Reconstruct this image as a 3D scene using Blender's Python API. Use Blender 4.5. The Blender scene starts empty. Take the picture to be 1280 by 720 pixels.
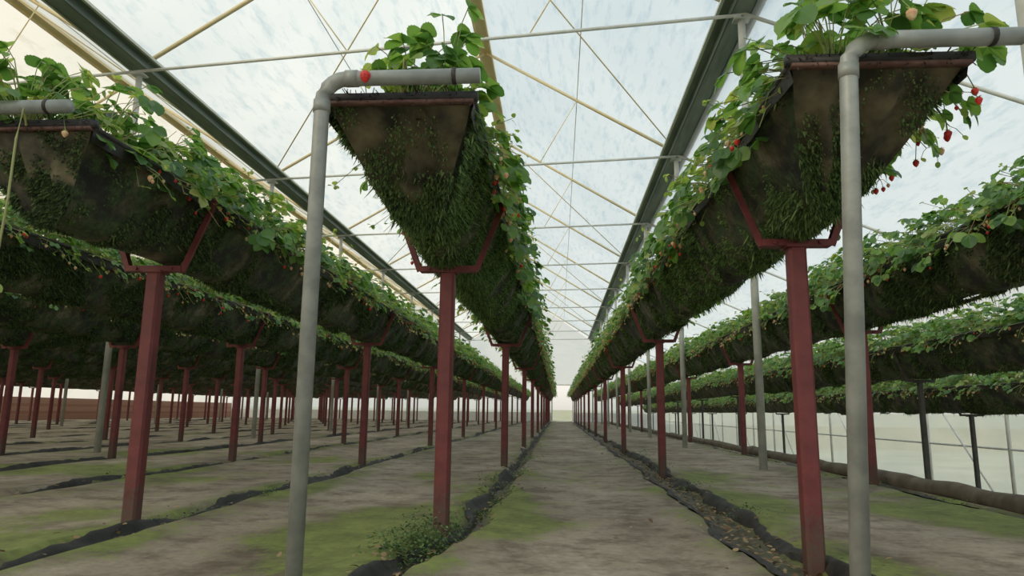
import bpy, math, random
from mathutils import Vector, Matrix, noise
rnd = random.Random(7)
scene = bpy.context.scene
COL = scene.collection

# ------------------------------------------------------------------ materials
def newmat(name):
    m = bpy.data.materials.new(name); m.use_nodes = True
    nt = m.node_tree; nt.nodes.clear()
    return m, nt, nt.nodes, nt.links
def ramp(N, stops):
    r = N.new('ShaderNodeValToRGB'); e = r.color_ramp.elements
    while len(e) < len(stops): e.new(0.5)
    for i, (p, c) in enumerate(stops):
        e[i].position = p; e[i].color = (*c, 1) if len(c) == 3 else c
    return r
def noisetex(N, L, coord, scale, detail=4, mapping=None, rough=0.55):
    t = N.new('ShaderNodeTexNoise'); t.inputs['Scale'].default_value = scale
    t.inputs['Detail'].default_value = detail; t.inputs['Roughness'].default_value = rough
    if mapping:
        mp = N.new('ShaderNodeMapping'); mp.inputs['Scale'].default_value = mapping
        L.new(coord, mp.inputs[0]); L.new(mp.outputs[0], t.inputs['Vector'])
    else: L.new(coord, t.inputs['Vector'])
    return t
def simple(name, c1, c2, scale=6, rough=0.6, metal=0.0, bump=0.1, mapping=None, detail=5, p=(0.35, 0.65)):
    m, nt, N, L = newmat(name)
    o = N.new('ShaderNodeOutputMaterial'); b = N.new('ShaderNodeBsdfPrincipled')
    tc = N.new('ShaderNodeTexCoord')
    t = noisetex(N, L, tc.outputs['Object'], scale, detail, mapping)
    r = ramp(N, [(p[0], c1), (p[1], c2)])
    L.new(t.outputs['Fac'], r.inputs[0]); L.new(r.outputs[0], b.inputs['Base Color'])
    b.inputs['Roughness'].default_value = rough; b.inputs['Metallic'].default_value = metal
    if bump:
        bp = N.new('ShaderNodeBump'); bp.inputs['Strength'].default_value = bump
        bp.inputs['Distance'].default_value = 0.02
        L.new(t.outputs['Fac'], bp.inputs['Height']); L.new(bp.outputs[0], b.inputs['Normal'])
    L.new(b.outputs[0], o.inputs[0])
    return m
def leafmat(name, cols, trans=0.35, rough=0.45):
    m, nt, N, L = newmat(name)
    o = N.new('ShaderNodeOutputMaterial'); b = N.new('ShaderNodeBsdfPrincipled')
    g = N.new('ShaderNodeNewGeometry')
    r = ramp(N, [(i / (len(cols) - 1), c) for i, c in enumerate(cols)])
    L.new(g.outputs['Random Per Island'], r.inputs[0])
    L.new(r.outputs[0], b.inputs['Base Color']); b.inputs['Roughness'].default_value = rough
    t = N.new('ShaderNodeBsdfTranslucent')
    mx = N.new('ShaderNodeMix'); mx.data_type = 'RGBA'; mx.blend_type = 'MULTIPLY'
    mx.inputs[0].default_value = 1.0
    L.new(r.outputs[0], mx.inputs[6]); mx.inputs[7].default_value = (2.0, 1.9, 1.1, 1)
    L.new(mx.outputs[2], t.inputs['Color'])
    ms = N.new('ShaderNodeMixShader'); ms.inputs[0].default_value = trans
    L.new(b.outputs[0], ms.inputs[1]); L.new(t.outputs[0], ms.inputs[2]); L.new(ms.outputs[0], o.inputs[0])
    return m
def filmmat(name, tcol, dcol, fac, mapping, scale=1.0, lo=0.45, hi=0.7, streak=(0.72, 0.80, 0.84)):
    m, nt, N, L = newmat(name)
    o = N.new('ShaderNodeOutputMaterial'); tc = N.new('ShaderNodeTexCoord')
    t = noisetex(N, L, tc.outputs['Object'], scale, 6, mapping, 0.65)
    t2 = noisetex(N, L, tc.outputs['Object'], 0.35, 3)
    r = ramp(N, [(lo, (1, 1, 1)), (hi, streak)])
    L.new(t.outputs['Fac'], r.inputs[0])
    r2 = ramp(N, [(0.35, (0.88, 0.91, 0.93)), (0.65, (1, 1, 1))]); L.new(t2.outputs['Fac'], r2.inputs[0])
    mu = N.new('ShaderNodeMix'); mu.data_type = 'RGBA'; mu.blend_type = 'MULTIPLY'; mu.inputs[0].default_value = 1
    L.new(r.outputs[0], mu.inputs[6]); L.new(r2.outputs[0], mu.inputs[7])
    def mul(c):
        k = N.new('ShaderNodeMix'); k.data_type = 'RGBA'; k.blend_type = 'MULTIPLY'; k.inputs[0].default_value = 1
        L.new(mu.outputs[2], k.inputs[6]); k.inputs[7].default_value = (*c, 1); return k.outputs[2]
    tr = N.new('ShaderNodeBsdfTransparent'); L.new(mul(tcol), tr.inputs[0])
    tl = N.new('ShaderNodeBsdfTranslucent'); L.new(mul(dcol), tl.inputs[0])
    ms = N.new('ShaderNodeMixShader'); ms.inputs[0].default_value = fac
    L.new(tr.outputs[0], ms.inputs[1]); L.new(tl.outputs[0], ms.inputs[2]); L.new(ms.outputs[0], o.inputs[0])
    return m

M_LEAF = leafmat('leaf_green', [(0.045, 0.125, 0.035), (0.085, 0.20, 0.05), (0.14, 0.29, 0.065), (0.23, 0.39, 0.10)], 0.42, 0.4)
M_SPRIG = leafmat('leaf_young', [(0.14, 0.25, 0.06), (0.27, 0.39, 0.10), (0.42, 0.46, 0.16)], 0.45)
M_STEM = leafmat('stem_green', [(0.20, 0.30, 0.09), (0.34, 0.38, 0.15), (0.36, 0.26, 0.12)], 0.15)
M_RED = simple('berry_red', (0.60, 0.015, 0.02), (0.80, 0.04, 0.03), 60, 0.3, bump=0.4)
M_PALE = simple('berry_unripe', (0.70, 0.28, 0.15), (0.72, 0.60, 0.34), 25, 0.4, bump=0.3)
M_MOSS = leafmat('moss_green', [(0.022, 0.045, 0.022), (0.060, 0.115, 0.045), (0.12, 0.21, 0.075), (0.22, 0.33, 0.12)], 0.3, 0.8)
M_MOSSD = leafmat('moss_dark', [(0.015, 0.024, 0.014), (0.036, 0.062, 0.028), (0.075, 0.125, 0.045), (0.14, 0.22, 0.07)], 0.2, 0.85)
def postmat():
    m, nt, N, L = newmat('red_oxide_paint')
    o = N.new('ShaderNodeOutputMaterial'); b = N.new('ShaderNodeBsdfPrincipled'); tc = N.new('ShaderNodeTexCoord')
    t = noisetex(N, L, tc.outputs['Object'], 9, 6); t2 = noisetex(N, L, tc.outputs['Object'], 30, 5)
    r = ramp(N, [(.3, (.10, .017, .020)), (.7, (.19, .034, .038))]); L.new(t.outputs['Fac'], r.inputs[0])
    sx = N.new('ShaderNodeSeparateXYZ'); L.new(tc.outputs['Object'], sx.inputs[0])
    mr = N.new('ShaderNodeMapRange'); mr.inputs[1].default_value = .35; mr.inputs[2].default_value = 0; mr.inputs[3].default_value = .0; mr.inputs[4].default_value = .5
    L.new(sx.outputs[2], mr.inputs[0])
    ad = N.new('ShaderNodeMath'); ad.operation = 'ADD'; L.new(mr.outputs[0], ad.inputs[0]); L.new(t2.outputs['Fac'], ad.inputs[1])
    rr = ramp(N, [(.64, (0, 0, 0)), (.95, (.8, .8, .8))]); L.new(ad.outputs[0], rr.inputs[0])
    mx = N.new('ShaderNodeMix'); mx.data_type = 'RGBA'; L.new(rr.outputs[0], mx.inputs[0]); L.new(r.outputs[0], mx.inputs[6]); mx.inputs[7].default_value = (.08, .06, .045, 1)
    L.new(mx.outputs[2], b.inputs['Base Color']); b.inputs['Roughness'].default_value = .6
    bp = N.new('ShaderNodeBump'); bp.inputs['Strength'].default_value = .25; bp.inputs['Distance'].default_value = .01
    L.new(t2.outputs['Fac'], bp.inputs['Height']); L.new(bp.outputs[0], b.inputs['Normal']); L.new(b.outputs[0], o.inputs[0]); return m
M_POST = postmat()
M_DARKPOST = simple('dark_steel', (0.03, 0.03, 0.03), (0.07, 0.065, 0.06), 9, 0.6)
M_PIPE = simple('galvanised_pipe', (0.25, 0.27, 0.26), (0.37, 0.39, 0.375), 12, 0.45, 0.15, bump=0.05)
M_COLM = simple('column_steel', (0.38, 0.40, 0.37), (0.54, 0.55, 0.51), 6, 0.5, 0.0, bump=0.05)
M_WHITE = simple('pale_steel', (0.66, 0.67, 0.62), (0.84, 0.83, 0.78), 4, 0.5, 0.0, bump=0.05)
M_CREAM = simple('cream_timber', (0.88, 0.68, 0.36), (0.93, 0.80, 0.50), 3, 0.6, bump=0.05)
M_GUTTER = simple('gutter_steel', (0.12, 0.16, 0.145), (0.24, 0.29, 0.26), 2, 0.55, 0.1, bump=0.05, mapping=(3, 0.4, 3))
M_GLIP = simple('gutter_lip', (0.50, 0.53, 0.46), (0.66, 0.68, 0.60), 3, 0.5, 0.1, bump=0.05)
M_RIM = simple('rim_dark', (0.010, 0.010, 0.012), (0.035, 0.030, 0.030), 20, 0.6)
M_RUST = simple('rust_bar', (0.09, 0.035, 0.03), (0.17, 0.09, 0.07), 20, 0.7)
M_SOIL = simple('soil', (0.02, 0.014, 0.01), (0.07, 0.05, 0.035), 40, 0.9, bump=0.5)
M_FABRIC = simple('black_fabric', (0.007, 0.007, 0.007), (0.032, 0.028, 0.024), 10, 0.7, bump=0.4)
M_DEAD = leafmat('dead_leaf', [(0.09, 0.055, 0.03), (0.20, 0.12, 0.06), (0.38, 0.27, 0.14), (0.16, 0.13, 0.09)], 0.1, 0.8)
M_SACK = simple('ground_cloth_roll', (0.09, 0.07, 0.05), (0.20, 0.16, 0.115), 5, 0.85, bump=0.4)

def troughmat():
    m, nt, N, L = newmat('trough_fabric')
    o = N.new('ShaderNodeOutputMaterial'); b = N.new('ShaderNodeBsdfPrincipled'); tc = N.new('ShaderNodeTexCoord')
    a = noisetex(N, L, tc.outputs['Object'], 4.0, 8, None, .65); c = noisetex(N, L, tc.outputs['Object'], 6.5, 9, (1, 1, 1.7), .7)
    f = noisetex(N, L, tc.outputs['Object'], 45, 6, None, .7)
    r1 = ramp(N, [(0.36, (0.010, 0.011, 0.011)), (0.48, (0.032, 0.033, 0.025)), (0.57, (0.12, 0.105, 0.065)), (0.70, (0.28, 0.24, 0.17))])
    r2 = ramp(N, [(0.47, (0, 0, 0)), (0.57, (1, 1, 1))])
    L.new(a.outputs['Fac'], r1.inputs[0]); L.new(c.outputs['Fac'], r2.inputs[0])
    rg = ramp(N, [(.35, (.018, .040, .016)), (.65, (.085, .14, .05))]); L.new(f.outputs['Fac'], rg.inputs[0])
    mx = N.new('ShaderNodeMix'); mx.data_type = 'RGBA'
    L.new(r2.outputs[0], mx.inputs[0]); L.new(r1.outputs[0], mx.inputs[6]); L.new(rg.outputs[0], mx.inputs[7])
    L.new(mx.outputs[2], b.inputs['Base Color']); b.inputs['Roughness'].default_value = 0.8
    ad = N.new('ShaderNodeMath'); ad.operation = 'ADD'; L.new(c.outputs['Fac'], ad.inputs[0]); L.new(f.outputs['Fac'], ad.inputs[1])
    bp = N.new('ShaderNodeBump'); bp.inputs['Strength'].default_value = 0.8; bp.inputs['Distance'].default_value = 0.03
    L.new(ad.outputs[0], bp.inputs['Height']); L.new(bp.outputs[0], b.inputs['Normal'])
    L.new(b.outputs[0], o.inputs[0]); return m
M_TROUGH = troughmat()
M_CAP = simple('end_cap_cloth', (0.018, 0.018, 0.012), (0.17, 0.145, 0.085), 7, 0.7, bump=0.6, detail=9, p=(.38, .70))

def groundmat():
    m, nt, N, L = newmat('floor_ground_cloth')
    o = N.new('ShaderNodeOutputMaterial'); b = N.new('ShaderNodeBsdfPrincipled'); tc = N.new('ShaderNodeTexCoord')
    P = tc.outputs['Object']
    big = noisetex(N, L, P, 0.9, 6, (1, 0.55, 1)); fine = noisetex(N, L, P, 24, 7, None, .65); med = noisetex(N, L, P, 3.5, 7, None, .68)
    rb = ramp(N, [(0.30, (0.19, 0.15, 0.11)), (0.48, (0.33, 0.275, 0.215)), (0.70, (0.50, 0.435, 0.35))])
    L.new(big.outputs['Fac'], rb.inputs[0])
    rf = ramp(N, [(0.3, (0.70, 0.67, 0.64)), (0.7, (1.12, 1.12, 1.12))]); L.new(fine.outputs['Fac'], rf.inputs[0])
    rq = ramp(N, [(0.38, (0.54, 0.50, 0.46)), (0.52, (1.0, 1.0, 1.0)), (.66, (1.12, 1.11, 1.09))]); L.new(med.outputs['Fac'], rq.inputs[0])
    def mul(a_, b_):
        mu = N.new('ShaderNodeMix'); mu.data_type = 'RGBA'; mu.blend_type = 'MULTIPLY'; mu.inputs[0].default_value = 1
        L.new(a_, mu.inputs[6]); L.new(b_, mu.inputs[7]); return mu.outputs[2]
    base = mul(mul(rb.outputs[0], rf.outputs[0]), rq.outputs[0])
    def math_(op, a, b_=None, c_=None, clamp=False):
        n = N.new('ShaderNodeMath'); n.operation = op; n.use_clamp = clamp
        for i, x in enumerate((a, b_, c_)):
            if x is None: continue
            if isinstance(x, (int, float)): n.inputs[i].default_value = x
            else: L.new(x, n.inputs[i])
        return n.outputs[0]
    at = N.new('ShaderNodeAttribute'); at.attribute_name = 'moss'
    mossn = noisetex(N, L, P, 1.3, 6, (1.1, 0.75, 1), 0.62)
    s = math_('ADD', mossn.outputs['Fac'], math_('MULTIPLY', at.outputs['Fac'], 0.46))
    s = math_('ADD', s, math_('MULTIPLY', math_('SUBTRACT', fine.outputs['Fac'], 0.5), 0.45))
    s = math_('ADD', s, math_('MULTIPLY', math_('SUBTRACT', med.outputs['Fac'], 0.5), 0.40))
    mask = math_('MULTIPLY', math_('SUBTRACT', s, 0.60), 6.5, clamp=True)
    mask = math_('MULTIPLY', mask, 0.94)
    rm = ramp(N, [(0.3, (0.095, 0.125, 0.025)), (0.7, (0.25, 0.31, 0.065))]); L.new(med.outputs['Fac'], rm.inputs[0])
    mx = N.new('ShaderNodeMix'); mx.data_type = 'RGBA'
    L.new(mask, mx.inputs[0]); L.new(base, mx.inputs[6]); L.new(mul(rm.outputs[0], rf.outputs[0]), mx.inputs[7])
    aw = N.new('ShaderNodeAttribute'); aw.attribute_name = 'wet'
    wet = math_('MULTIPLY', math_('SUBTRACT', math_('ADD', aw.outputs['Fac'], math_('MULTIPLY', math_('SUBTRACT', med.outputs['Fac'], .5), .8)), .25), 2.2, clamp=True)
    m2 = N.new('ShaderNodeMix'); m2.data_type = 'RGBA'; L.new(math_('MULTIPLY', wet, .8), m2.inputs[0]); L.new(mx.outputs[2], m2.inputs[6]); m2.inputs[7].default_value = (.05, .040, .028, 1)
    L.new(m2.outputs[2], b.inputs['Base Color'])
    L.new(math_('SUBTRACT', .88, math_('MULTIPLY', wet, .25)), b.inputs['Roughness'])
    h = math_('ADD', math_('MULTIPLY', fine.outputs['Fac'], 0.6), math_('MULTIPLY', mask, 0.6))
    bp = N.new('ShaderNodeBump'); bp.inputs['Strength'].default_value = 0.5; bp.inputs['Distance'].default_value = 0.02
    L.new(h, bp.inputs['Height']); L.new(bp.outputs[0], b.inputs['Normal'])
    L.new(b.outputs[0], o.inputs[0]); return m
M_GROUND = groundmat()
M_FILM = filmmat('roof_film', (0.90, 0.945, 0.95), (0.92, 0.93, 0.90), 0.55, (4.0, 0.9, 4.0), 1.8, 0.50, 0.72, (0.72, 0.80, 0.86))
M_FILMW = filmmat('sunglow_roof_film', (0.92, 0.87, 0.77), (0.98, 0.91, 0.78), 0.6, (4.0, 0.9, 4.0), 1.4, 0.52, 0.75, (0.80, 0.78, 0.71))  # left-bay roof film, warm sun glow put into its tint
M_WALLF = filmmat('wall_film', (0.93, 0.95, 0.95), (0.93, 0.92, 0.88), 0.5, (0.6, 0.8, 2.0), 1.0, 0.5, 0.8, (0.88, 0.91, 0.92))
M_PANEL = simple('white_panel', (0.74, 0.76, 0.76), (0.86, 0.87, 0.86), 1.5, 0.6)
def brickmat():
    m, nt, N, L = newmat('brick')
    o = N.new('ShaderNodeOutputMaterial'); b = N.new('ShaderNodeBsdfPrincipled'); tc = N.new('ShaderNodeTexCoord')
    mp = N.new('ShaderNodeMapping'); mp.inputs['Rotation'].default_value = (math.pi / 2, 0, math.pi / 2)
    t = N.new('ShaderNodeTexBrick'); t.inputs['Color1'].default_value = (0.40, 0.18, 0.13, 1); t.inputs['Color2'].default_value = (0.50, 0.27, 0.20, 1)
    t.inputs['Mortar'].default_value = (0.45, 0.4, 0.36, 1); t.inputs['Scale'].default_value = 3
    L.new(tc.outputs['Object'], mp.inputs[0]); L.new(mp.outputs[0], t.inputs['Vector'])
    L.new(t.outputs[0], b.inputs['Base Color']); b.inputs['Roughness'].default_value = 0.9; L.new(b.outputs[0], o.inputs[0]); return m
M_BRICK = brickmat()
M_GRASS = simple('outside_grass', (0.30, 0.32, 0.18), (0.50, 0.48, 0.34), 0.4, 0.9)

# ------------------------------------------------------------------ mesh builder
class B:
    def __init__(s): s.v = []; s.f = []; s.m = []
    def add(s, vs, fs, mi=0):
        o = len(s.v); s.v.extend([tuple(x) for x in vs])
        s.f.extend([tuple(i + o for i in f) for f in fs]); s.m.extend([mi] * len(fs))
    def tube(s, pts, r, n=8, mi=0, cap=True):
        pts = [Vector(p) for p in pts]; vs = []; fs = []
        rr = r if isinstance(r, (list, tuple)) else [r] * len(pts)
        for i, p in enumerate(pts):
            d = (pts[min(i + 1, len(pts) - 1)] - pts[max(i - 1, 0)]).normalized()
            ref = Vector((0, 0, 1)) if abs(d.z) < 0.9 else Vector((0, 1, 0))
            a = d.cross(ref).normalized(); b = d.cross(a)
            for k in range(n):
                t = 2 * math.pi * (k + 0.5) / n
                vs.append(p + a * math.cos(t) * rr[i] + b * math.sin(t) * rr[i])
        for i in range(len(pts) - 1):
            for k in range(n):
                k2 = (k + 1) % n
                fs.append((i * n + k, i * n + k2, (i + 1) * n + k2, (i + 1) * n + k))
        if cap: fs.append(tuple(range(n))[::-1]); fs.append(tuple((len(pts) - 1) * n + k for k in range(n)))
        s.add(vs, fs, mi)
    def box(s, c, d, mi=0, rot=None):
        vs = []
        for x in (-.5, .5):
            for y in (-.5, .5):
                for z in (-.5, .5):
                    p = Vector((x * d[0], y * d[1], z * d[2]))
                    if rot: p = rot @ p
                    vs.append(p + Vector(c))
        s.add(vs, [(0, 1, 3, 2), (4, 6, 7, 5), (0, 4, 5, 1), (2, 3, 7, 6), (0, 2, 6, 4), (1, 5, 7, 3)], mi)
    def bar(s, a, b, w, t, mi=0, side=Vector((0, 1, 0))):
        a = Vector(a); b = Vector(b); d = (b - a).normalized(); u = side; v = d.cross(u).normalized()
        vs = []
        for p in (a, b):
            for i, j in ((-1, -1), (1, -1), (1, 1), (-1, 1)):
                vs.append(p + u * i * w / 2 + v * j * t / 2)
        s.add(vs, [(0, 1, 2, 3), (7, 6, 5, 4), (0, 4, 5, 1), (1, 5, 6, 2), (2, 6, 7, 3), (3, 7, 4, 0)], mi)
    def mesh(s, name, mats, smooth=False):
        me = bpy.data.meshes.new(name); me.from_pydata(s.v, [], s.f)
        for m in mats: me.materials.append(m)
        me.polygons.foreach_set('material_index', s.m)
        if smooth: me.polygons.foreach_set('use_smooth', [True] * len(s.f))
        me.update(); return me
def obj(name, me, parent=None, loc=(0, 0, 0), rz=0):
    o = bpy.data.objects.new(name, me); COL.objects.link(o); o.location = loc; o.rotation_euler = (0, 0, rz)
    if parent: o.parent = parent
    return o
def empty(name, loc=(0, 0, 0)):
    o = bpy.data.objects.new(name, None); o.empty_display_size = 0.2; COL.objects.link(o); o.location = loc; return o

# ------------------------------------------------------------------ plants
ST_F = [(0, .06), (.07, .34), (.14, .50), (.22, .72), (.28, .68), (.38, .90), (.44, .84), (.55, 1.0), (.61, .90), (.72, .93), (.78, .78), (.87, .66), (.92, .46), (1.0, .14)]
ST_C = [(0, .06), (.15, .55), (.32, .88), (.42, .82), (.6, 1.0), (.72, .84), (.88, .62), (1.0, .12)]
def leaflet(b, p, d, n, L, W, fold, droop, st, mi=0):
    d = d.normalized(); s = d.cross(n).normalized(); n = s.cross(d).normalized(); vs = []; fs = []
    for t, w in st:
        c = p + d * (t * L) - n * (droop * t * t * L)
        h = w * W / 2
        vs += [c - s * h + n * (fold * h), c, c + s * h + n * (fold * h)]
    for i in range(len(st) - 1):
        o = i * 3
        fs += [(o, o + 1, o + 4, o + 3), (o + 1, o + 2, o + 5, o + 4)]
    b.add(vs, fs, mi)
def trifol(b, p, d, n, size, R, st, mi=0):
    d = d.normalized()
    for ang, k in ((0, 1.0), (66, .92), (-66, .92)):
        q = Matrix.Rotation(math.radians(ang + R.uniform(-8, 8)), 3, n)
        leaflet(b, p, q @ d, (n + Vector((R.uniform(-.15, .15), R.uniform(-.15, .15), 0))), size * k * R.uniform(.9, 1.1), size * .95 * k, R.uniform(.05, .4), R.uniform(.05, .4), st, mi)
def berry(b, p, L, red, R):
    n = 8; vs = []; fs = []
    prof = [(0, .0), (.06, .55), (.22, .95), (.42, 1.0), (.65, .78), (.85, .45), (1.0, .0)]
    for t, w in prof:
        for k in range(n):
            a = 2 * math.pi * k / n
            vs.append(p + Vector((math.cos(a) * w * L * .42, math.sin(a) * w * L * .42, -t * L)))
    for i in range(len(prof) - 1):
        for k in range(n):
            k2 = (k + 1) % n; fs.append((i * n + k, (i + 1) * n + k, (i + 1) * n + k2, i * n + k2))
    b.add(vs, fs, 3 if red else 4)
    for k in range(5):
        a = 2 * math.pi * k / 5 + R.random()
        dd = Vector((math.cos(a), math.sin(a), .15)); s = Vector((-math.sin(a), math.cos(a), 0))
        b.add([p - s * L * .12, p + s * L * .12, p + dd * L * .5], [(0, 1, 2)], 1)
def truss(b, p0, side, R, drop=None, red=None):
    x = side * R.uniform(.30, .40); dz = -(drop if drop else R.uniform(.0, .15)); dy = R.uniform(-.12, .12)
    e = Vector((x, p0.y + dy, dz)); mid = Vector((side * R.uniform(.24, .32), p0.y + dy * .6, R.uniform(.03, .10)))
    pts = []
    for i in range(6):
        t = i / 5; pts.append(p0 * (1 - t) ** 2 + mid * 2 * t * (1 - t) + e * t * t)
    b.tube(pts, .0022, 3, 2, False)
    for k in range(R.randint(1, 4)):
        q = pts[R.choice((3, 4, 5))]
        r = q + Vector((R.uniform(-.03, .04) * side, R.uniform(-.05, .05), -R.uniform(.01, .045)))
        b.tube([q, (q + r) / 2 + Vector((0, 0, .008)), r], .0014, 3, 2, False)
        if R.random() < .58: berry(b, r, R.uniform(.015, .030), (R.random() < .4) if red is None else red, R)
        else: leaflet(b, r, Vector((side * R.uniform(-.2, 1), R.uniform(-1, 1), -.3)), Vector((0, 0, 1)), .025, .02, .2, .2, ST_C, 1)
def sprig(b, p0, side, R):
    e = Vector((side * R.uniform(.27, .44), p0.y + R.uniform(-.15, .15), R.uniform(-.16, .26)))
    mid = Vector((side * .2, p0.y, .14)); pts = []
    for i in range(6):
        t = i / 5; pts.append(p0 * (1 - t) ** 2 + mid * 2 * t * (1 - t) + e * t * t)
    b.tube(pts, .0018, 3, 2, False)
    for k in range(R.randint(5, 10)):
        q = pts[R.choice((2, 3, 4, 5))] + Vector((R.uniform(-.015, .015), R.uniform(-.02, .02), 0))
        leaflet(b, q, Vector((side * R.uniform(-.4, 1), R.uniform(-1, 1), R.uniform(-.8, .6))), Vector((R.uniform(-.4, .4), R.uniform(-.4, .4), 1)), R.uniform(.018, .042), R.uniform(.014, .030), .2, .3, ST_C, 1)
def clump(b, c, n, R, reach=.38, hmax=.27, size=(.045, .085), st=ST_C, xmin=-9):
    for i in range(n):
        a = R.uniform(0, 2 * math.pi); u = R.random()
        r = .05 + reach * (u ** .8)
        dx, dy = math.cos(a), math.sin(a) * .6
        if c.x + dx * r < xmin: dx = -dx
        h = hmax * (1 - (r / (reach + .12)) ** 2) * R.uniform(.55, 1.25) + R.uniform(-.01, .04)
        if abs(dx) * r > .30: h -= R.uniform(0, .16)
        e = c + Vector((dx * r, dy * r, h))
        mid = c + Vector((dx * r * .45, dy * r * .45, max(h, .02) * .8 + .06))
        pts = [c * (1 - t) ** 2 + mid * 2 * t * (1 - t) + e * t * t for t in (0, .35, .7, 1)]
        b.tube(pts, .0024, 3, 2, False)
        nrm = Vector((dx * .7 * r / reach + R.uniform(-.35, .35), dy * .6 + R.uniform(-.5, .35), .9)).normalized()
        d = Vector((dx, dy + R.uniform(-.3, .3), R.uniform(-.45, .25)))
        d = d - nrm * d.dot(nrm)
        trifol(b, e, d, nrm, R.uniform(*size), R, st, 0 if R.random() < .84 else 1)
PM = [M_LEAF, M_SPRIG, M_STEM, M_RED, M_PALE]
def plantseg(seed, ylen, y=.08, xmin=-9, sides=(-1, 1), name='strawberry_plants_segment'):
    R = random.Random(seed); b = B()
    while y < ylen:
        c = Vector((R.uniform(-.09, .09), y, -.03))
        clump(b, c, R.randint(26, 38), R, hmax=R.uniform(.22, .36), size=(.045, .082), xmin=xmin)
        for j in range(R.randint(2, 3)): truss(b, c, R.choice(sides), R)
        for j in range(R.randint(4, 6)): sprig(b, c, R.choice(sides), R)
        y += R.uniform(.14, .20)
    return b.mesh(name, PM)
SEG = [plantseg(100 + k, 2.0) for k in range(4)]
SEG_R = plantseg(131, 3.0, .15, -.24, (1, 1, 1, -1))

# ------------------------------------------------------------------ trough
HALF = [(.275, 0), (.252, -.05), (.222, -.11), (.190, -.17), (.156, -.23), (.122, -.285), (.088, -.325), (.045, -.35), (0, -.358)]
DEP = .358
PROF = [(-x, z) for x, z in HALF] + [(x, z) for x, z in HALF[-2::-1]]
def prof_at(s):
    i = min(int(s * (len(PROF) - 1)), len(PROF) - 2); t = s * (len(PROF) - 1) - i
    a, b_ = PROF[i], PROF[i + 1]
    x = a[0] + (b_[0] - a[0]) * t; z = a[1] + (b_[1] - a[1]) * t
    tx, tz = b_[0] - a[0], b_[1] - a[1]; l = math.hypot(tx, tz)
    return x, z, tz / l, -tx / l
def blade(b, p, nr, l, R, w=1.0, mi=0):
    d = (nr * R.uniform(.4, 1) + Vector((R.uniform(-.5, .5), R.uniform(-.7, .7), -R.uniform(.2, 1.1)))).normalized()
    sd = Vector((R.uniform(-1, 1), R.uniform(-1, 1), R.uniform(-1, 1))).cross(d).normalized() * R.uniform(.0020, .0055) * w
    b.add([p - sd, p + sd, p + d * l * .6 + sd * .9, p + d * l], [(0, 1, 2, 3)], mi)
def mossmesh(k, y0, y1, cnt, boost=0.0, slant=0, bottom=0.0, mi=0):
    R = random.Random(50 + k); b = B(); n = 0; tries = 0
    while n < cnt and tries < cnt * 30:
        tries += 1
        y = R.uniform(y0, y1); s = R.random()
        c = noise.noise(Vector((y * 2.2, s * 3.0, k * 9.1))) + .55 * noise.noise(Vector((y * 9, s * 9, k * 3.3)))
        edge = abs(s - .5) * 2
        if c + .02 + boost - .25 * edge + bottom * (1 - edge) < R.uniform(-.05, .30): continue
        x, z, nx, nz = prof_at(s)
        if slant and y < slant * (-z / DEP) + .02: continue
        n += 1
        nr = Vector((nx, 0, nz)); l = .008 + (.04 + bottom * .08) * max(c + .1, 0) * R.random() + (.06 * R.random() if R.random() < .03 else 0)
        blade(b, Vector((x, y, z)) + nr * R.uniform(-.004, .012), nr, l, R, 1, mi)
    return b, R
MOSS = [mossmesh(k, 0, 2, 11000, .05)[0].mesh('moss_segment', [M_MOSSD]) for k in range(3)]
def heromoss(k, length, cnt, boost, bottom, slant, mat):
    b, R = mossmesh(k, 0, length, cnt, boost, slant, bottom)
    n = 0; nr = Vector((0, -DEP, -slant)).normalized()
    while n < 5500:
        s = R.random(); x, z, _, _ = prof_at(s); x *= R.uniform(-1, 1)
        c = noise.noise(Vector((x * 7, z * 8, k * 5)))
        if c + .75 * (-z / DEP) < R.uniform(.08, .68): continue
        n += 1
        blade(b, Vector((x, slant * (-z / DEP) - .01, z)), nr, .008 + .04 * R.random() * (-z / DEP), R)
    return b.mesh('moss_segment', [mat])

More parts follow.
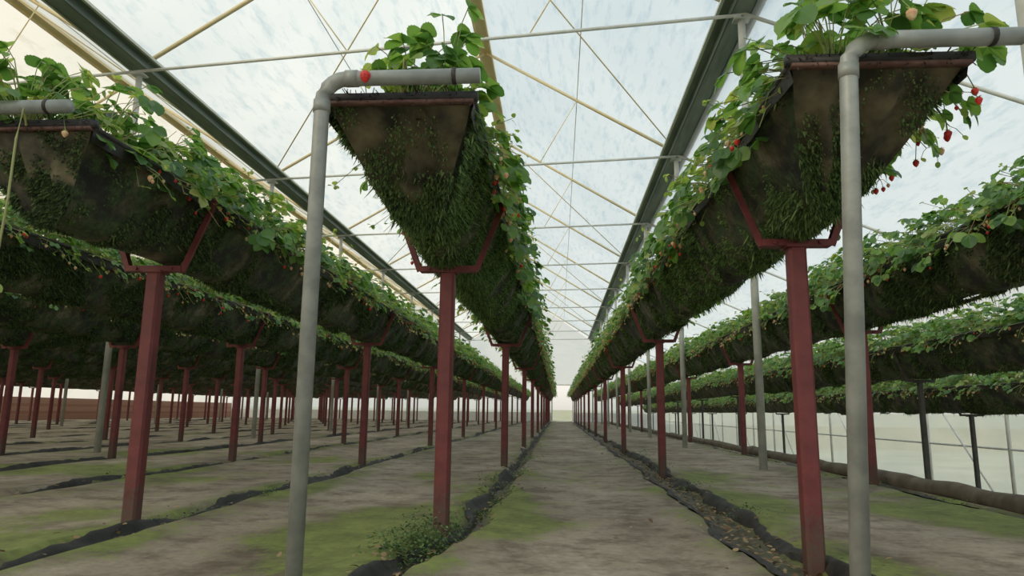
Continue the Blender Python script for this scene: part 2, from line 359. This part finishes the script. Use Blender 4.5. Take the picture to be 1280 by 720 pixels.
YEND = 48.5
RIM = 1.74
def make_trough(X, Y0, z0, near):
    SL = .52 if X > -1 else .16
    par = empty('strawberry_trough', (X, Y0, z0))
    b = B()
    if near:
        ys = [Y0 + i * .1 for i in range(141)]; y = ys[-1]
        while y < YEND: y += .4; ys.append(y)
    else: ys = [Y0 + i * .35 for i in range(int((YEND - Y0) / .35) + 1)]
    vs = []; fs = []; m = len(PROF)
    for i, y in enumerate(ys):
        t0 = max(0, 1 - (y - Y0) / 1.4)
        for j, (px, pz) in enumerate(PROF):
            s = j / (m - 1); _, _, nx, nz = prof_at(min(s, .999))
            w = math.sin(math.pi * s) ** .5
            dsp = (noise.noise(Vector((X * 3 + px * 4, y * 2.3, pz * 4))) * .020 + noise.noise(Vector((X + px * 9, y * 7, pz * 9))) * .010) * w
            yy = y + SL * (-pz / DEP) * t0
            vs.append((px + nx * dsp, yy - Y0, RIM + pz + nz * dsp))
    for i in range(len(ys) - 1):
        for j in range(m - 1):
            fs.append((i * m + j, i * m + j + 1, (i + 1) * m + j + 1, (i + 1) * m + j))
    b.add(vs, fs, 0)
    nc = 18; cv = []; h = len(HALF)
    for j in range(h):
        a = Vector(vs[j]); c = Vector(vs[m - 1 - j])
        for q in range(nc + 1):
            t = q / nc; p = a.lerp(c, t); w = math.sin(math.pi * t) ** .6 * (0 if j == 0 else 1)
            cr = noise.noise(Vector((X * 5 + t * 5, j * .35, 2))) * .05 + noise.noise(Vector((X * 5 + t * 14 + j * .6, j * .9, 7))) * .022
            cv.append(p + Vector((0, -cr, -cr * .6)) * w)
    b.add(cv, [(j * (nc + 1) + q, j * (nc + 1) + q + 1, (j + 1) * (nc + 1) + q + 1, (j + 1) * (nc + 1) + q) for j in range(h - 1) for q in range(nc)], 2)
    b.add([vs[-m + j] for j in range(m)], [tuple(range(m))], 0)
    b.add([(-.25, .08, RIM - .03), (.25, .08, RIM - .03), (.25, YEND - Y0, RIM - .03), (-.25, YEND - Y0, RIM - .03)], [(0, 1, 2, 3)], 1)
    obj('trough_shell', b.mesh('trough_shell', [M_TROUGH, M_SOIL, M_CAP], True), par)
    b = B()
    L_ = YEND - Y0
    for sx in (-1, 1):
        pts = [(sx * (.283 + .006 * noise.noise(Vector((X, y, sx)))), y - Y0, RIM + .004 + .006 * noise.noise(Vector((X, y * .8, sx * 3)))) for y in ys[::4]]
        b.tube(pts, .013, 6, 0)
        hv = []; hf = []
        for i, y in enumerate(ys):
            w = .05 + .03 * noise.noise(Vector((X * 2, y * 3, sx)))
            hv += [(sx * .290, y - Y0, RIM + .012), (sx * (.285 - w * .3 + .006), y - Y0, RIM - w)]
        for i in range(len(ys) - 1): hf.append((2 * i, 2 * i + 1, 2 * i + 3, 2 * i + 2))
        b.add(hv, hf, 0)
    b.bar((-.285, -.012, RIM - .006), (.285, -.012, RIM - .006), .03, .012, 1)
    b.bar((-.30, -.006, RIM + .016), (.30, -.006, RIM + .016), .03, .032, 0)
    R = random.Random(int(X * 77)); 
    for i in range(90):
        x = R.uniform(-.29, .29); b.tube([(x, -.01, RIM + .02), (x + R.uniform(-.02, .02), -.03, RIM + R.uniform(-.03, .06))], .002, 3, 0, False)
    obj('trough_rim', b.mesh('trough_rim', [M_RIM, M_RUST], True), par)
    if near and X > -4: 
        ln = 4.0; L1 = X == -.60
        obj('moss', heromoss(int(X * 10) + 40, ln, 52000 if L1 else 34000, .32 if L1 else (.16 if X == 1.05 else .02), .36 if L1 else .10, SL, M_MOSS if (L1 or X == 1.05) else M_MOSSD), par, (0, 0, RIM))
        y = ln
    else: y = .55
    k = 0
    while y < L_ - 2 and y < (26 if near else 14):
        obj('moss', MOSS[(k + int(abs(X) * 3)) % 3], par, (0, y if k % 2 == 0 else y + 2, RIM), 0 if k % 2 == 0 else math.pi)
        y += 2; k += 1
    return par
def make_plants(X, Y0, z0):
    par = empty('strawberry_plants', (X, Y0, z0)); y = .05; k = rnd.randint(0, 3)
    if X == -.60: obj('plants', SEG_R, par, (0, .3, RIM)); y = 3.3
    while y < YEND - Y0 - 1.5:
        fl = rnd.random() < .5
        obj('plants', SEG[k % 4], par, (0, y + (2 if fl else 0), RIM), math.pi if fl else 0)
        y += 2; k += rnd.choice((1, 2, 3))
    return par

def post_mesh(mat, w):
    b = B()
    ring = [(-w, -w * .7), (-w * .7, -w), (w * .7, -w), (w, -w * .7), (w, w * .7), (w * .7, w), (-w * .7, w), (-w, w * .7)]
    vs = [(x, y, z) for z in (-.06, .15, .6, 1.33) for x, y in ring]
    b.add(vs, [(r * 8 + k, r * 8 + (k + 1) % 8, r * 8 + 8 + (k + 1) % 8, r * 8 + 8 + k) for r in range(3) for k in range(8)] + [tuple(range(24, 32))], 0)
    b.box((0, 0, 1.335), (.10, .10, .012), 0)
    b.box((0, 0, 1.352), (.30, .06, .030), 0)
    for s in (-1, 1):
        b.bar((s * .145, 0, 1.34), (s * .298, 0, 1.735), .045, .014, 0)
        b.bar((s * .152, -.018, 1.34), (s * .305, -.018, 1.735), .008, .03, 0)
        b.box((s * .297, 0, 1.745), (.05, .05, .016), 0)
        b.tube([(s * .10, -.04, 1.352), (s * .10, .04, 1.352)], .010, 6, 0)
    return b.mesh('trough_support_post', [mat])
POST = post_mesh(M_POST, .038); POSTD = post_mesh(M_DARKPOST, .028)

rows = [(1.05, 2.21, 0.0, True, 3.10), (-.60, 2.43, 0.0, True, 3.66), (-2.21, 2.62, 0.0, True, 3.64),
        (2.74, 1.95, 0.0, True, 2.2), (4.30, 1.8, -.33, False, 4.4), (5.92, 1.6, -.72, False, 6.3)]
X = -3.84; k = 0
while X > -22:
    rows.append((X, 2.45 - .13 * X, 0.0, k < 2, 3.45 - .13 * X)); X -= 1.62; k += 1
for (X, Y0, z0, near, fp) in rows:
    make_trough(X, Y0, z0, near); make_plants(X, Y0, z0)
    y = fp
    while y < YEND:
        obj('trough_support_post', POST if z0 > -.1 else POSTD, None, (X + rnd.uniform(-.01, .01), y, z0), rnd.uniform(-.04, .04)); y += 4.3

def hero(X, Y, seed, n, hmax, reach, extra=(), cs=((.08, -.1), (.12, .12), (.30, 0), (.45, .08))):
    R = random.Random(seed); b = B()
    for (dy, dx) in cs:
        clump(b, Vector((dx, dy, -.02)), n, R, reach=reach, hmax=hmax * R.uniform(.85, 1.1), size=(.065, .10), st=ST_F)
    for (x, y, z, L_, red) in extra:
        p = Vector((x, y, z)); b.tube([Vector((x * .5, .1, 0)), Vector((x * .8, y * .6, max(z, 0) + .07)), p], .002, 4, 2, False); berry(b, p, L_, red, R)
    obj('strawberry_plant', b.mesh('strawberry_plant', PM), None, (X, Y, RIM))
hero(-.60, 2.45, 3, 16, .45, .22, [(-.10, -.13, .075, .048, True), (.02, -.06, .10, .022, False)], ((.16, .0), (.20, .14), (.34, .06), (.5, .12)))
hero(1.05, 2.23, 4, 18, .38, .28, [(.08, -.10, .15, .042, False), (.38, .30, -.10, .034, True), (.41, .36, -.09, .032, True), (.36, .5, -.14, .03, True), (.37, .1, -.03, .03, True), (-.33, .6, -.04, .03, True), (-.35, 1.1, -.06, .028, False)])
hero(-2.21, 2.62, 5, 18, .36, .32, [(.2, -.05, -.03, .03, False)], ((.08, -.1), (.3, .12), (.55, -.1), (.8, .05), (1.1, 0), (1.4, .1)))

def droop(X, Y, side, seed, n, ylen, zlo=-.18):
    R = random.Random(seed); b = B()
    for i in range(n):
        y = R.uniform(0, ylen); x = side * R.uniform(.29, .42); z = R.uniform(zlo, .12)
        e = Vector((x, y, z)); c = Vector((side * .1, y * .9, -.02)); mid = Vector((side * .34, y, .14))
        b.tube([c * (1 - t) ** 2 + mid * 2 * t * (1 - t) + e * t * t for t in (0, .25, .5, .75, 1)], .0026, 4, 2, False)
        nrm = Vector((side * R.uniform(.3, 1), R.uniform(-.9, .1), R.uniform(.3, .8))).normalized()
        d = Vector((side * .4, R.uniform(-.6, .6), -1)); d = d - nrm * d.dot(nrm)
        trifol(b, e, d, nrm, R.uniform(.06, .095), R, ST_F, 0)
        if i % 3 == 0: sprig(b, c, side, R); truss(b, c, side, R)
    obj('strawberry_plant', b.mesh('strawberry_plant', PM), None, (X, Y, RIM))
droop(1.05, 2.35, 1, 11, 20, 1.6); droop(1.05, 2.7, -1, 12, 44, 3.6, -.10); droop(-.60, 2.9, 1, 13, 44, 5.0); droop(2.74, 2.6, -1, 14, 44, 5.0); droop(-2.21, 2.8, 1, 15, 30, 4.0, -.10)
droop(-.60, 3.1, -1, 17, 9, 2.5, -.05)

b = B(); b.tube([(-.05, 0, 0), (-.02, -.06, .05), (0, -.10, -.10), (.01, -.11, -.35), (-.01, -.10, -.60), (-.02, -.10, -.68)], .005, 5, 2, False)
for z, s in ((-.62, .05), (-.66, .06), (-.68, .05)):
    leaflet(b, Vector((-.02, -.1, z)), Vector((rnd.uniform(-1, 1), rnd.uniform(-1, .2), -.4)), Vector((0, -.6, .8)), s, s * .8, .2, .3, ST_F, 1)
obj('hanging_runner', b.mesh('hanging_runner', PM), None, (-2.14, 2.58, RIM))

# ------------------------------------------------------------------ grey inverted L water pipes
def lpipe(bx, tx, X1, Y, ztop=1.80):
    b = B(); r = .028
    c = Vector((tx, Y, ztop)); base = Vector((bx, Y, -.05)); u = (c - base).normalized()
    pts = [base, c - u * .09]
    for t in (.2, .4, .6, .8):
        a = t * math.pi / 2; pts.append(c - u * .09 * (1 - math.sin(a)) + Vector((.09 * (1 - math.cos(a)), 0, 0)))
    pts += [c + Vector((.09, 0, 0)), Vector((X1, Y, ztop + .002))]
    b.tube(pts, r, 16, 0)
    b.tube([c - u * .13, c - u * .085], r * 1.12, 16, 0); b.tube([c + Vector((.085, 0, 0)), c + Vector((.13, 0, 0))], r * 1.12, 16, 0)
    b.tube([Vector((X1 - .1, Y, ztop + .002)), Vector((X1 - .085, Y, ztop + .002))], r * 1.1, 12, 1)
    obj('water_pipe', b.mesh('water_pipe', [M_PIPE, M_RIM], True))
lpipe(-.86, -.865, -.285, 2.35); lpipe(.835, .925, 1.46, 2.13, 1.785); lpipe(-2.56, -2.56, -1.98, 2.54)

# ------------------------------------------------------------------ floor
def foldx(X, y):
    off = -.13 if X == 1.05 else (.10 if X != -.60 else (.12 - .22 * max(0, (3.9 - y) / 2)))
    return X + off + .09 * noise.noise(Vector((X, y * .7, 1))) + .03 * noise.noise(Vector((X, y * 4, 2)))
RX = [r[0] for r in rows if r[2] > -.1]
def chan(x, y):
    X = min(RX, key=lambda q: abs(q - x)); c = foldx(X, y) + (.06 if X == 1.05 else .0)
    w = (.17 if X == 1.05 else .10) * (1 + .35 * noise.noise(Vector((X, y * 1.2, 9))))
    return max(0.0, 1 - abs(x - c) / w), abs(x - c)
def gz(x, y):
    base = 0 if x < 2.95 else -(x - 2.95) * .262
    w = .014 * noise.noise(Vector((x * .9, y * .6, 0))) + .008 * noise.noise(Vector((x * 3, y * 2.1, 5)))
    if x > 2.9: return base + w
    c, d = chan(x, y)
    return base + w + .024 * max(0, 1 - d / .42) - .075 * min(1, c * 1.8)
xs = []; x = -24.0
while x < 7.35: xs.append(x); x += .045 if -3.2 < x < 3.0 else (.09 if -5 < x < 3.5 else .27)
xs.append(7.35)
ys = []; y = -6.0
while y < 49.2: ys.append(y); y += .09 if 1.4 < y < 9 else .35
ys.append(49.5)
PATCH = [(-1.05, 3.5, .42, .8, 1.1), (-.95, 4.4, .3, .5, .8), (-.22, 4.1, .28, .55, 1.1), (-.42, 5.2, .25, .6, 1), (-4.73, 6.6, 1.0, .7, 1.2), (-2.34, 3.1, .45, .4, 1.1), (-2.65, 4.1, .3, .5, 1), (-3.1, 5.9, .4, .5, .9),
         (1.35, 5.1, .3, .8, 1.1), (1.42, 7.2, .3, .9, 1), (1.35, 3.2, .25, .5, .8), (-1.1, 6.6, .3, .8, .7), (2.2, 5.5, .3, .8, .8), (-5.5, 9.5, 1.2, .8, .9), (-2.9, 8.5, .5, 1, .8), (.15, 6.8, .25, 1.2, .35), (2.5, 4.4, .4, .8, .9), (-1.9, 5.2, .25, .7, .8)]
b = B(); nx = len(xs); mo = []; we = []
vv = []
for y in ys:
    for x in xs:
        vv.append((x, y, gz(x, y)))
        c, d = chan(x, y) if x < 2.95 else (0, 1)
        v = .46 * max(0, 1 - d / .45)
        for (px, py, rx_, ry_, st_) in PATCH:
            q = ((x - px) / rx_) ** 2 + ((y - py) / ry_) ** 2
            if q < 6: v += st_ * .66 * math.exp(-q)
        mo.append(min(v, 1)); we.append(min(1, c * 1.2))
b.add(vv, [(j * nx + i, j * nx + i + 1, (j + 1) * nx + i + 1, (j + 1) * nx + i) for j in range(len(ys) - 1) for i in range(nx - 1)], 0)
fm = b.mesh('floor', [M_GROUND], True)
fm.attributes.new('moss', 'FLOAT', 'POINT').data.foreach_set('value', mo)
fm.attributes.new('wet', 'FLOAT', 'POINT').data.foreach_set('value', we)
obj('floor', fm)
b = B(); b.add([(-150, -80, -1.6), (150, -80, -1.6), (150, 49.6, -1.6), (-150, 49.6, -1.6), (-150, 49.6, -.1), (150, 49.6, -.1), (150, 260, 1.5), (-150, 260, 1.5)], [(0, 1, 2, 3), (3, 2, 5, 4), (4, 5, 6, 7)], 0)
obj('outside_ground', b.mesh('outside_ground', [M_GRASS]))

for (X, Y0, z0, near, fp) in rows:
    if z0 < -.1: continue
    R = random.Random(int(X * 100))
    b = B()
    strands = ((-.06, 1.0), (.19, .8)) if X == 1.05 else ((-.05, .9),)
    for (so_, wk) in strands:
        vs = []; fs = []; y = 1.2; m = 8; i = 0
        while y < 48:
            fx = foldx(X, y) + so_ + .03 * noise.noise(Vector((so_ * 30, y * 1.1, 8)))
            w = (.032 + .045 * noise.noise(Vector((X + so_, y * 1.3, 4))) + .018 * R.random()) * wk; w = max(w, .008); h = .022 + .045 * noise.noise(Vector((X + so_, y * 2.5, 7)))
            for k_ in range(m):
                t = k_ / (m - 1) * 2 - 1; xx = fx + t * w
                vs.append((xx, y, gz(xx, y) + .004 + max(0, (1 - t * t)) * max(h, .004) + .010 * (1 - abs(t)) * noise.noise(Vector((t * 3 + X, y * 6, 3)))))
            if i:
                for k_ in range(m - 1): a = (i - 1) * m + k_; fs.append((a, a + 1, a + m + 1, a + m))
            i += 1; y += .06 if y < 12 else .35
        b.add(vs, fs, 0)
    obj('ground_cloth_fold', b.mesh('ground_cloth_fold', [M_FABRIC], True))
b = B(); pts = []; rr = []; y = 1.5
while y < 48: pts.append((3.02 + .04 * noise.noise(Vector((y, 3, 3))), y, .03 + .02 * noise.noise(Vector((y * 2, 1, 3))))); rr.append(.075 + .03 * noise.noise(Vector((y * 1.8, 0, 1)))); y += .15 if y < 12 else .6
b.tube(pts, rr, 10, 0); obj('ground_cloth_roll', b.mesh('ground_cloth_roll', [M_SACK], True))
b = B(); R = random.Random(5)
for i in range(3600):
    X = R.choice((1.05, 1.05, 1.05, 1.05, 1.05, -.6, -.6, -2.21, -3.84, 2.74)); y = 1.6 + 16 * R.random() ** 1.6
    x = foldx(X, y) + (.06 if X == 1.05 else 0) + R.gauss(0, .07 if R.random() < .88 else .3)
    if x > 2.9: continue
    p = Vector((x, y, gz(x, y) + .010 + .02 * R.random())); a = R.uniform(0, 6.3)
    leaflet(b, p, Vector((math.cos(a), math.sin(a), R.uniform(-.1, .3))), Vector((R.uniform(-.3, .3), R.uniform(-.3, .3), 1)), R.uniform(.015, .042), R.uniform(.010, .028), R.uniform(-.3, .5), R.uniform(-.3, .5), ST_C, 0)
obj('fallen_leaves', b.mesh('fallen_leaves', [M_DEAD]))
b = B()
def weed(x, y, n, h):
    for i in range(n):
        a = R.uniform(0, 6.3); r = R.gauss(0, .06); bx = x + r; by = y + R.gauss(0, .09); z = gz(bx, by)
        d = Vector((math.cos(a), math.sin(a), R.uniform(.1, 1.4)))
        p = Vector((bx, by, z + R.random() ** 2 * h))
        leaflet(b, p, d, Vector((R.uniform(-.5, .5), R.uniform(-.5, .5), 1)), R.uniform(.008, .022), R.uniform(.006, .014), .2, .3, ST_C, 0)
for (x, y, n, h) in ((-.60, 3.35, 1100, .12), (-.68, 3.1, 500, .08), (-.56, 3.8, 300, .05), (-.48, 4.5, 200, .05), (-.45, 5.3, 260, .06), (-.52, 6.2, 200, .05), (-.4, 7.2, 220, .08), (-2.1, 3.9, 120, .04), (-2.05, 4.9, 160, .04), (1.15, 4.6, 120, .04), (1.1, 6.2, 160, .05), (1.1, 7.9, 200, .10), (2.85, 6.6, 200, .06), (2.8, 5.2, 160, .05), (-.4, 9, 200, .1), (1.15, 10, 200, .1)):
    weed(x, y, n, h)
obj('weeds', b.mesh('weeds', [M_MOSS]))

# ------------------------------------------------------------------ greenhouse structure
SK = -.13
ZG = 5.6
GUT = [2.3, -6.27, -14.85, -23.4]
RIDGE = [(-1.55, 8.2), (-10.2, 8.2), (-18.8, 8.2)]
XW, ZW = 7.3, 3.2
Yf = [8.55 + 4.95 * i for i in range(-2, 9)]
b = B(); y0, y1 = -6.0, 49.2
def quad(a, c, mi=0): 
    n = 12
    for i in range(n):
        ya = y0 + (y1 - y0) * i / n; yb = y0 + (y1 - y0) * (i + 1) / n
        b.add([(a[0], ya, a[1]), (c[0], ya, c[1]), (c[0], yb, c[1]), (a[0], yb, a[1])], [(0, 1, 2, 3)], mi)
quad((2.3, ZG + .12), (XW, ZW + .05))
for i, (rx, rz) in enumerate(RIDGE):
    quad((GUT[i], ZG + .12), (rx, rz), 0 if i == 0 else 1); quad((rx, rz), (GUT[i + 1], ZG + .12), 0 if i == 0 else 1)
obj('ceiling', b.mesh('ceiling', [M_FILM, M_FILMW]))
b = B(); b.add([(XW, y0, -1.25), (XW, y1, -1.25), (XW, y1, ZW + .05), (XW, y0, ZW + .05)], [(0, 1, 2, 3)], 0)
obj('wall_right', b.mesh('wall_right', [M_WALLF]))
b = B(); b.add([(-23.4, y0, 1.0), (-23.4, y1, 1.0), (-23.4, y1, ZG + .1), (-23.4, y0, ZG + .1)], [(0, 1, 2, 3)], 0)
b.box((-23.4, (y0 + y1) / 2, .45), (.2, y1 - y0, 1.1), 1)
obj('wall_left', b.mesh('wall_left', [M_WALLF, M_BRICK]))
def gable(name, Y, door):
    b = B()
    def poly(pts, mi=0): b.add([(p[0], Y, p[1]) for p in pts], [tuple(range(len(pts)))], mi)
    DX0, DX1, DZ = (-.45, 1.0, 2.5) if door else (0, 0, 2.5)
    for xa, xb in ((-23.4, DX0), (DX1, 7.3)):
        poly([(xa, .6), (xb, .6), (xb, DZ), (xa, DZ)]); poly([(xa, -1.3 if xa > 0 else -.1), (xb, -1.3 if xa > 0 else -.1), (xb, .6), (xa, .6)], 1 if door else 0)
    poly([(-23.4, DZ), (2.3, DZ), (2.3, ZG), (-23.4, ZG)]); poly([(2.3, DZ), (XW, DZ), (XW, ZW), (2.3, ZG)])
    for i, (rx, rz) in enumerate(RIDGE): poly([(GUT[i], ZG), (rx, rz), (GUT[i + 1], ZG)])
    obj(name, b.mesh(name, [M_WALLF, M_PANEL]))
    if door:
        b = B()
        for x in (DX0, DX1): b.box((x, Y - .06, DZ / 2), (.08, .08, DZ), 0)
        b.box(((DX0 + DX1) / 2, Y - .06, DZ), (DX1 - DX0 + .08, .08, .08), 0)
        obj('door_1', b.mesh('door_1', [M_WHITE]))
gable('wall_back', 49.3, True); gable('wall_front', -5.9, False)

for yf in Yf:
    b = B()
    def P(x, z): return (x, yf + SK * x, z)
    for i, (rx, rz) in enumerate(RIDGE):
        a, c = GUT[i], GUT[i + 1]
        b.tube([P(a, ZG - .03), P(c, ZG - .03)], .026, 6, 0)
        b.tube([P(a, ZG + .05), P(rx, rz - .07)], .034, 6, 1); b.tube([P(rx, rz - .07), P(c, ZG + .05)], .034, 6, 1)
        h = lambda x: ZG + .05 + (rz - .12 - ZG) * ((a - x) / (a - rx) if x > rx else (x - c) / (rx - c))
        q1, q2 = (a + rx) / 2, (c + rx) / 2
        for u, v in (((a * .3 + rx * .7), q1), ((rx * .7 + c * .3), q2)):
            b.tube([P(v, h(v)), P(u, ZG - .03)], .010, 5, 1)
    b.tube([P(2.3, ZG), P(XW, ZW)], .028, 6, 0)
    b.tube([P(2.3, 3.5), P(4.6, 4.45)], .016, 5, 0)
    obj('roof_truss', b.mesh('roof_truss', [M_WHITE, M_CREAM], True))
    for gx in GUT[:3]:
        c = B(); yy = yf + SK * gx
        c.tube([(0, 0, -.05), (0, 0, ZG - .1)], .045, 12, 0); c.box((0, 0, ZG - .1), (.2, .14, .02), 0)
        obj('greenhouse_column', c.mesh('greenhouse_column', [M_COLM], True), None, (gx, yy, 0))
for i in range(1, len(Yf) - 1):
    b = B(); ya, yb = Yf[i], Yf[i + 1]
    for (gx, (rx, rz)) in ((2.3, RIDGE[0]), (-6.27, RIDGE[0]), (-6.27, RIDGE[1])):
        if i % 2 == 0: b.tube([(rx, ya + SK * rx, rz - .1), (gx, yb + SK * gx, ZG + .08)], .014, 5, 0)
    if b.v: obj('roof_brace', b.mesh('roof_brace', [M_CREAM], True))
for i, (rx, rz) in enumerate(RIDGE):
    for gx in (GUT[i], GUT[i + 1]):
        b = B(); x = gx + (rx - gx) * .5; z = ZG + .1 + (rz - ZG - .1) * .5 - .04
        b.tube([(x, y0, z), (x, y1, z)], .009, 5, 0); obj('roof_purlin', b.mesh('roof_purlin', [M_WHITE], True))
    b = B(); b.box((rx, (y0 + y1) / 2, rz - .07), (.26, y1 - y0, .05), 0)
    for s in (-1, 1): b.box((rx + s * .12, (y0 + y1) / 2, rz - .09), (.03, y1 - y0, .10), 0)
    obj('ridge_beam', b.mesh('ridge_beam', [M_CREAM]))
for gx in GUT:
    b = B(); L_ = y1 - y0; yc = (y0 + y1) / 2
    b.box((gx, yc, ZG + .0), (.24, L_, .03), 0)
    for s in (-1, 1):
        b.bar((gx + s * .12, y0, ZG + .045), (gx + s * .12, y1, ZG + .045), .02, .12, 0, Vector((1, 0, 0)))
        b.box((gx + s * .19, yc, ZG + .10), (.14, L_, .02), 0)
        b.box((gx + s * .26, yc, ZG + .09), (.04, L_, .04), 1)
    obj('roof_gutter', b.mesh('roof_gutter', [M_GUTTER, M_GLIP]))
b = B(); y = 2.0; i = 0
while y < 49:
    b.tube([(XW - .06, y, -1.2), (XW - .06, y, ZW)], .03, 6, 0)
    if i % 2 == 0: b.tube([(XW - .09, y, -1.1), (XW - .09, y + 2.5, 1.3)], .018, 5, 0)
    y += 2.5; i += 1
for z in (.1, 1.3, 2.4, 3.2): b.tube([(XW - .06, y0, z), (XW - .06, y1, z)], .02, 5, 0)
obj('wall_frame', b.mesh('wall_frame', [M_WHITE], True))

# ------------------------------------------------------------------ lights, world
w = bpy.data.worlds.new('World'); scene.world = w; w.use_nodes = True
nt = w.node_tree; N = nt.nodes; L = nt.links; N.clear()
o = N.new('ShaderNodeOutputWorld'); bg = N.new('ShaderNodeBackground'); tc = N.new('ShaderNodeTexCoord'); sx = N.new('ShaderNodeSeparateXYZ')
r = ramp(N, [(0.0, (.40, .38, .34)), (.49, (.60, .58, .52)), (.515, (1.0, .95, .84)), (.60, (.92, .94, .91)), (.80, (.78, .88, .91)), (1.0, (.68, .82, .89))])
mp = N.new('ShaderNodeMapRange'); mp.inputs[1].default_value = -1; mp.inputs[2].default_value = 1
L.new(tc.outputs['Generated'], sx.inputs[0]); L.new(sx.outputs[2], mp.inputs[0]); L.new(mp.outputs[0], r.inputs[0])
L.new(r.outputs[0], bg.inputs[0]); bg.inputs[1].default_value = 1.0; L.new(bg.outputs[0], o.inputs[0])
s = bpy.data.lights.new('sun', 'SUN'); s.energy = 2.2; s.color = (1.0, .79, .52); s.angle = math.radians(25)
so = bpy.data.objects.new('sun', s); COL.objects.link(so)
so.rotation_euler = Vector((.62, .55, -.50)).to_track_quat('-Z', 'Y').to_euler()

# ------------------------------------------------------------------ camera
cam = bpy.data.cameras.new('camera'); cam.sensor_width = 36; cam.lens = 24.55; cam.clip_end = 500
co = bpy.data.objects.new('camera', cam); COL.objects.link(co); scene.camera = co
p = math.radians(10.07); ps = math.radians(3.87); rl = .012
fh = Vector((-math.sin(ps), math.cos(ps), 0)); rg = Vector((math.cos(ps), math.sin(ps), 0))
fw = fh * math.cos(p) + Vector((0, 0, math.sin(p))); up = rg.cross(fw)
r2 = rg * math.cos(rl) + up * math.sin(rl); u2 = up * math.cos(rl) - rg * math.sin(rl)
M = Matrix((r2, u2, -fw)).transposed().to_4x4(); M.translation = (0, 0, .6); co.matrix_world = M
scene.view_settings.view_transform = 'Standard'
scene.view_settings.look = 'None'
scene.view_settings.exposure = -.08
scene.view_settings.gamma = 1.08
